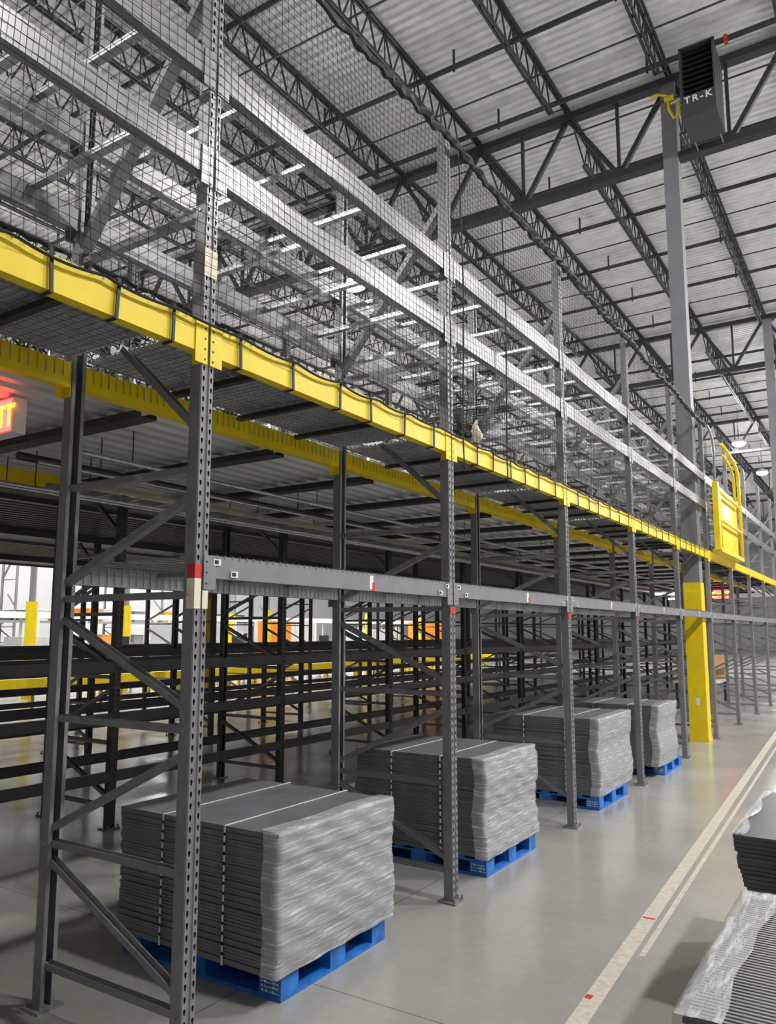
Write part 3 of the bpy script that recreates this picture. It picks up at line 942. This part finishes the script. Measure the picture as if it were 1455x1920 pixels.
def sheet_stack(x1, y0, y1, z0, z1, lenx, label, seed, m='sheet', n=42, film=True, lean=None, wave=0.012, straps=True):
    rnd = random.Random(seed)
    s = empty('sheet_stack', (x1, y0, z0))
    Y = y1 - y0
    t = (z1 - z0) / n
    b = MB()
    g = t * 0.12
    b.box(-lenx, 0, 0, Y, g, t * 0.95)
    b.box(-lenx + 0.004, -0.004, 0.004, Y - 0.004, 0, g)
    me = b.mesh('sheet', m)
    xo, yo = [], []
    ph = rnd.uniform(0, 6)
    for k in range(n):
        u = k / (n - 1)
        lx, ly = lean(u) if lean else (0, 0)
        xo.append(wave * math.sin(ph + u * 9) + rnd.uniform(-0.006, 0.006) + lx)
        yo.append(wave * 1.2 * math.sin(ph * 2 + u * 6) + rnd.uniform(-0.005, 0.005) + ly)
        place('sheet', me, s, (xo[k], yo[k], k * t))
    if straps:
        for xs in (-0.36 - 0.03 * rnd.random(), -0.84):
            bb = MB()
            for k in range(n - 1):
                for yy, sg in ((0, -1), (Y, 1)):
                    if k % 3 == 0:
                        k2 = min(k + 3, n - 1)
                        bb.bar((xs, yy + min(yo) - 0.006 if sg < 0 else yy + max(yo) + 0.006, k * t), (xs, yy + min(yo) - 0.006 if sg < 0 else yy + max(yo) + 0.006, k2 * t + t), 0.013, 0.0016, (0, 1, 0))
            bb.box(xs - 0.0065, xs + 0.0065, min(yo) - 0.007, Y + max(yo) + 0.007, n * t + 0.001, n * t + 0.003)
            bb.build('strap', 'strap', s)
    if film:
        rows = []
        nu, nv = 46, 40
        wrap = 0.10
        for i in range(nv + 1):
            z = (n * t + 0.004) * i / nv
            k = min(int(z / t), n - 1)
            xs_ = max(xo[max(0, k - 1):k + 2]) + 0.005
            row = []
            for q in range(nu + 1):
                u = q / nu * (Y + 2 * wrap) - wrap
                wr = 0.004 * math.sin(u * 23 + z * 40 + seed) + 0.004 * rnd.random()
                if u < 0: p = (xs_ + u, min(yo) - 0.004 - wr * 0.5, z)
                elif u > Y: p = (xs_ - (u - Y), Y + max(yo) + 0.004 + wr * 0.5, z)
                else: p = (xs_ + wr, min(yo) + (Y + max(yo) - min(yo)) * u / Y, z)
                row.append(p)
            rows.append(row)
        top = []
        for kk in range(1, 5):
            row = []
            for q in range(nu + 1):
                u = min(max(q / nu * (Y + 2 * wrap) - wrap, 0), Y)
                row.append((rows[nv][nu // 2][0] - kk * 0.03 - 0.012 * math.sin(u * 9 + seed), u, n * t + 0.005 + 0.003 * rnd.random()))
            top.append(row)
        MB().grid(rows + top).build('stretch_film', 'film', s, smooth=True)
    return tag(s, label, 'sheet stack', 'wrapped grey sheet stacks')

pal = [(-0.055, 0.69, 0.01), (-0.055, 3.13, 0.0), (-0.03, 5.86, -0.015), (0.06, 8.36, 0.01)]
stk = [(-0.025, 0.62, 1.71, 0.845, 42), (-0.045, 3.1, 4.13, 0.885, 42), (-0.025, 5.88, 7.1, 0.945, 40), (0.055, 8.12, 9.1, 0.92, 38)]
for k in range(4):
    x, y, a = pal[k]
    pallet(x, y, a, 'blue wooden block pallet under the %s wrapped stack from red-taped frame' % ORD[k])
    x, y0, y1, zt, n = stk[k]
    sheet_stack(x, y0, y1, 0.141, zt, 1.22, '%s grey sheet stack from red-taped frame, white straps and shiny stretch film' % ORD[k], 20 + k, 'sheet', n,
                wave=0.014 if k else 0.009)

# two more pallets of sheets across the aisle
pallet(3.30, -0.28, 0, 'blue wooden pallet under the film-topped ribbed sheet stack across the aisle')
st = sheet_stack(3.35, -0.33, 0.80, 0.141, 0.885, 1.20, 'dark ribbed sheet stack with film over its top edge across aisle', 31, 'sheet_dark', 40, False, straps=False)
rb_ = MB()
kk = 0
yy = 0.004
while yy < 1.12:
    rb_.box(-1.195, -0.005, yy, yy + 0.011, 0, 0.006)
    yy += 0.0215
rb_.build('ribbed_top', 'beam', st, (0, 0, 0.7445))
fr = []
rnd = random.Random(9)
for i in range(7):
    u = i / 6
    row = []
    for q in range(50):
        v = q / 49
        lim = 0.135 - 0.025 * math.sin(v * 3 + 0.6) + 0.006 * math.sin(v * 17)
        row.append((-1.222 + u * lim, -0.02 + v * 1.17, 0.7535 + 0.003 * rnd.random()))
    fr.append(row)
side = [[(-1.224 - 0.004 * rnd.random(), -0.02 + q / 49 * 1.17, 0.7535 - 0.72 * (6 - i) / 6) for q in range(50)] for i in range(6)]
MB().grid(side + fr).build('stretch_film', 'film_top', st, smooth=True)
far_edge = [[(-1.2 + 1.2 * q / 30, 1.13 - 0.07 * i / 3 - 0.01 * math.sin(q), 0.7545 + 0.003 * rnd.random()) for q in range(31)] for i in range(4)]
MB().grid(far_edge).build('stretch_film', 'film_top', st, smooth=True)

pallet(3.22, 1.95, 0, 'blue wooden pallet under the leaning charcoal sheet stack across the aisle')
st2 = sheet_stack(3.18, 1.78, 3.05, 0.141, 0.875, 1.24, 'leaning charcoal sheet stack with torn film on its top across aisle', 37, 'sheet_dark', 36, False,
                  lean=lambda u: (0.16 * (1 - u), 0.02 * (1 - u)), straps=False, wave=0.006)
tf = []
for i in range(5):
    row = []
    for q in range(40):
        v = q / 39
        lim = 0.02 + 0.05 * abs(math.sin(v * 7 + 0.9)) * (1 - 0.5 * v)
        row.append((-1.245 + i / 4 * lim, v * 1.25, 0.738 + 0.012 * rnd.random() * (1 if i in (1, 2, 3) else 0.2)))
    tf.append(row)
MB().grid(tf).build('torn_film', 'film_top', st2, smooth=True)

# ------------------------------------------------------------------ floor tape
def tape_strip(pts, wd, name, label):
    b = MB(); rows = []
    for x, y in pts:
        rows.append([(x - wd / 2, y, 0.0012), (x + wd / 2, y, 0.0012)])
    b.grid(rows)
    o = b.build(name, 'tape')
    return tag(o, label, 'floor tape', None)
def tx(y): return 1.285 - 0.04 * (y - 1.3)
o = tape_strip([(tx(y) - 0.01, y) for y in [-1 + k * 0.5 for k in range(60)]], 0.095, 'floor_tape', 'broad worn cream tape line running along the aisle floor')
MB().box(tx(1.62) - 0.055, tx(1.62) - 0.02, 1.60, 1.65, 0.0013, 0.0016).build('red_label', 'red', o)
MB().box(tx(2.95) - 0.05, tx(2.95) + 0.03, 2.93, 2.96, 0.0013, 0.0016).build('red_label', 'red', o)
tape_strip([(tx(y) + 0.085 + 0.004 * (y - 2.4), y) for y in [2.3 + k * 0.5 for k in range(50)]], 0.035, 'floor_tape', 'thin worn cream tape line beside the broad aisle tape')

# ------------------------------------------------------------------ cartons and bright hall beyond
c = MB().box(-0.9, 0.0, 0, 1.6, 0, 0.66).build('carton', 'carton', None, (-1.2, 19.2, 0.62))
MB().box(-0.55, -0.4, -0.002, 1.602, 0.0, 0.662).build('packing_tape', 'cream', c)
tag(c, 'large brown carton on a grey cart past the yellow column', 'carton')
ca = empty('platform_cart', (-1.2, 19.1, 0))
MB().box(-1.0, 0.05, 0, 1.8, 0.55, 0.62).build('platform', 'machine', ca)
for a in (-0.95, -0.05):
    for d in (0.05, 1.7):
        MB().box(a, a + 0.06, d, d + 0.06, 0.0, 0.55).build('leg', 'dark', ca)
tag(ca, 'grey platform cart under the brown carton', 'cart')

def conveyor(x, y0, y1, z, label, m='yellow', wd=0.8):
    c = empty('conveyor', (x, y0, 0))
    L = y1 - y0
    for s in (0, -wd):
        MB().box(s - 0.03, s + 0.03, 0, L, z - 0.22, z).build('side_frame', m, c)
    MB().box(-wd + 0.03, -0.03, 0, L, z - 0.06, z - 0.03).build('belt', 'galv', c)
    for k in range(int(L / 2.0) + 1):
        for s in (0, -wd):
            MB().box(s - 0.04, s + 0.04, k * 2.0, k * 2.0 + 0.08, 0, z - 0.22).build('leg', m, c)
    return tag(c, label, 'conveyor', None)
conveyor(-14.2, 3, 34, 0.78, 'low yellow conveyor along the edge of the bright hall')
conveyor(-15.8, 4, 36, 1.05, 'yellow conveyor behind the low one in the bright hall')
conveyor(-22.5, 2, 40, 2.55, 'raised white conveyor crossing the bright hall', 'white', 1.0)
for k, (x, y, wx, wy, hh, m) in enumerate(((-20, 9.0, 1.2, 1.6, 2.0, 'machine'), (-20.5, 12.2, 1.0, 2.0, 1.7, 'machine'), (-19.6, 17.5, 1.0, 2.6, 2.2, 'machine'), (-21, 25.0, 1.2, 3.0, 2.4, 'machine'), (-20, 31.0, 1.2, 3.0, 2.0, 'machine'), (-19.5, 36.5, 1.2, 2.0, 2.4, 'orange'), (-18.5, 22.0, 0.8, 1.2, 2.3, 'orange'))):
    e = empty('machine_cabinet', (x, y, 0))
    MB().box(-wx, 0, 0, wy, 0.08, hh).build('body', m, e)
    MB().box(-wx + 0.05, -0.05, 0.05, wy - 0.05, 0, 0.08).build('plinth', 'dark', e)
    MB().box(0, 0.02, 0.08, wy / 2 - 0.02, 0.15, hh - 0.1).build('door', m, e)
    MB().box(0, 0.02, wy / 2 + 0.02, wy - 0.08, 0.15, hh - 0.1).build('door', m, e)
    MB().box(0.02, 0.04, wy / 2 - 0.12, wy / 2 - 0.07, 0.9, 1.2).build('handle', 'black', e)
    tag(e, ordinal(k + 1) + (' grey machine cabinet' if m == 'machine' else ' orange machine cabinet') + ' standing in the bright hall beyond the inner racks', 'cabinet', 'hall cabinets')
for k, (x, y) in enumerate(((-18.0, 14.2), (-17.6, 10.6), (-17.5, 20.5), (-17.8, 28.0), (-18.2, 33.5))):
    e = empty('guard_post', (x, y, 0))
    MB().tube([(0, 0, 0), (0, 0, 2.7)], 0.16, 10).build('sleeve', 'yellow', e)
    MB().tube([(0, 0, 2.7), (0, 0, 2.9), (0, 0, 11.9)], [0.1, 0.09, 0.09], 8).build('pipe', 'column', e)
    tag(e, '%s yellow sleeved post in the bright hall beyond the inner racks' % ordinal(k + 1), 'guard post', 'hall guard posts')
for k in range(5):
    e = empty('work_station', (-16.9, 7.5 + k * 5.2, 0))
    MB().box(-0.7, 0, 0, 1.5, 0.88, 0.93).build('table_top', 'white', e)
    for a in (-0.68, -0.06):
        for d in (0.03, 1.41):
            MB().box(a, a + 0.05, d, d + 0.05, 0, 0.88).build('leg', 'machine', e)
    mo = MB().box(-0.38, -0.33, 0.45, 1.05, 1.35, 1.72).build('monitor', 'black', e)
    MB().box(-0.38, -0.34, 0.72, 0.78, 0.93, 1.36).build('monitor_arm', 'machine', e)
    MB().box(-0.6, -0.2, 0.05, 0.35, 0.93, 1.2).build('bin', 'machine', e)
    tag(e, '%s white packing table with black monitor in the bright hall' % ordinal(k + 1), 'work station', 'packing stations')

# grey racking and stacked totes at the back of the bright hall
for j in range(3, 13):
    rack_upright_ = rack_frame(-26.5, j * P + 0.6, '%s grey upright of the racking at the back of the bright hall' % ordinal(j - 2), 'hall racking uprights')
for b in range(3, 12):
    for z, lv in ((0.5, 'low'), (1.35, 'middle'), (2.3, 'high')):
        o = rail('mid', -26.5, b, z, '%s grey rail of the hall racking, %s bay of that row' % (lv, ordinal(b - 2)), 'rack rail', 'hall racking rails', False, False)
        o.location.y += 0.6
rnd = random.Random(12)
tote = {}
for m in ('machine', 'white', 'orange', 'dark', 'carton', 'column'):
    tb = MB().box(-0.7, 0, 0, 0.55, 0, 0.36).box(-0.72, 0.02, -0.02, 0.57, 0.36, 0.40)
    tote[m] = tb.mesh('tote', m)
nt_ = 0
for b in range(3, 12):
    for z, lv in ((0.513, 'low'), (1.363, 'middle'), (2.313, 'high')):
        for k in range(3):
            if rnd.random() < 0.3: continue
            m = rnd.choice(('machine', 'white', 'orange', 'dark', 'carton', 'column', 'machine'))
            nt_ += 1
            o = place('tote', tote[m], None, (-26.51, b * P + 0.6 + 0.12 + k * 0.78, z))
            o.scale = (1.45, 1, rnd.uniform(0.8, 1.4))
            tag(o, '%s tote, %s on the %s rails in %s bay of the hall racking' % ({'machine': 'light grey', 'white': 'white', 'orange': 'orange', 'dark': 'dark', 'carton': 'brown', 'column': 'grey'}[m], ORD[k], lv, ordinal(b - 2)), 'tote', 'totes on the hall racking')
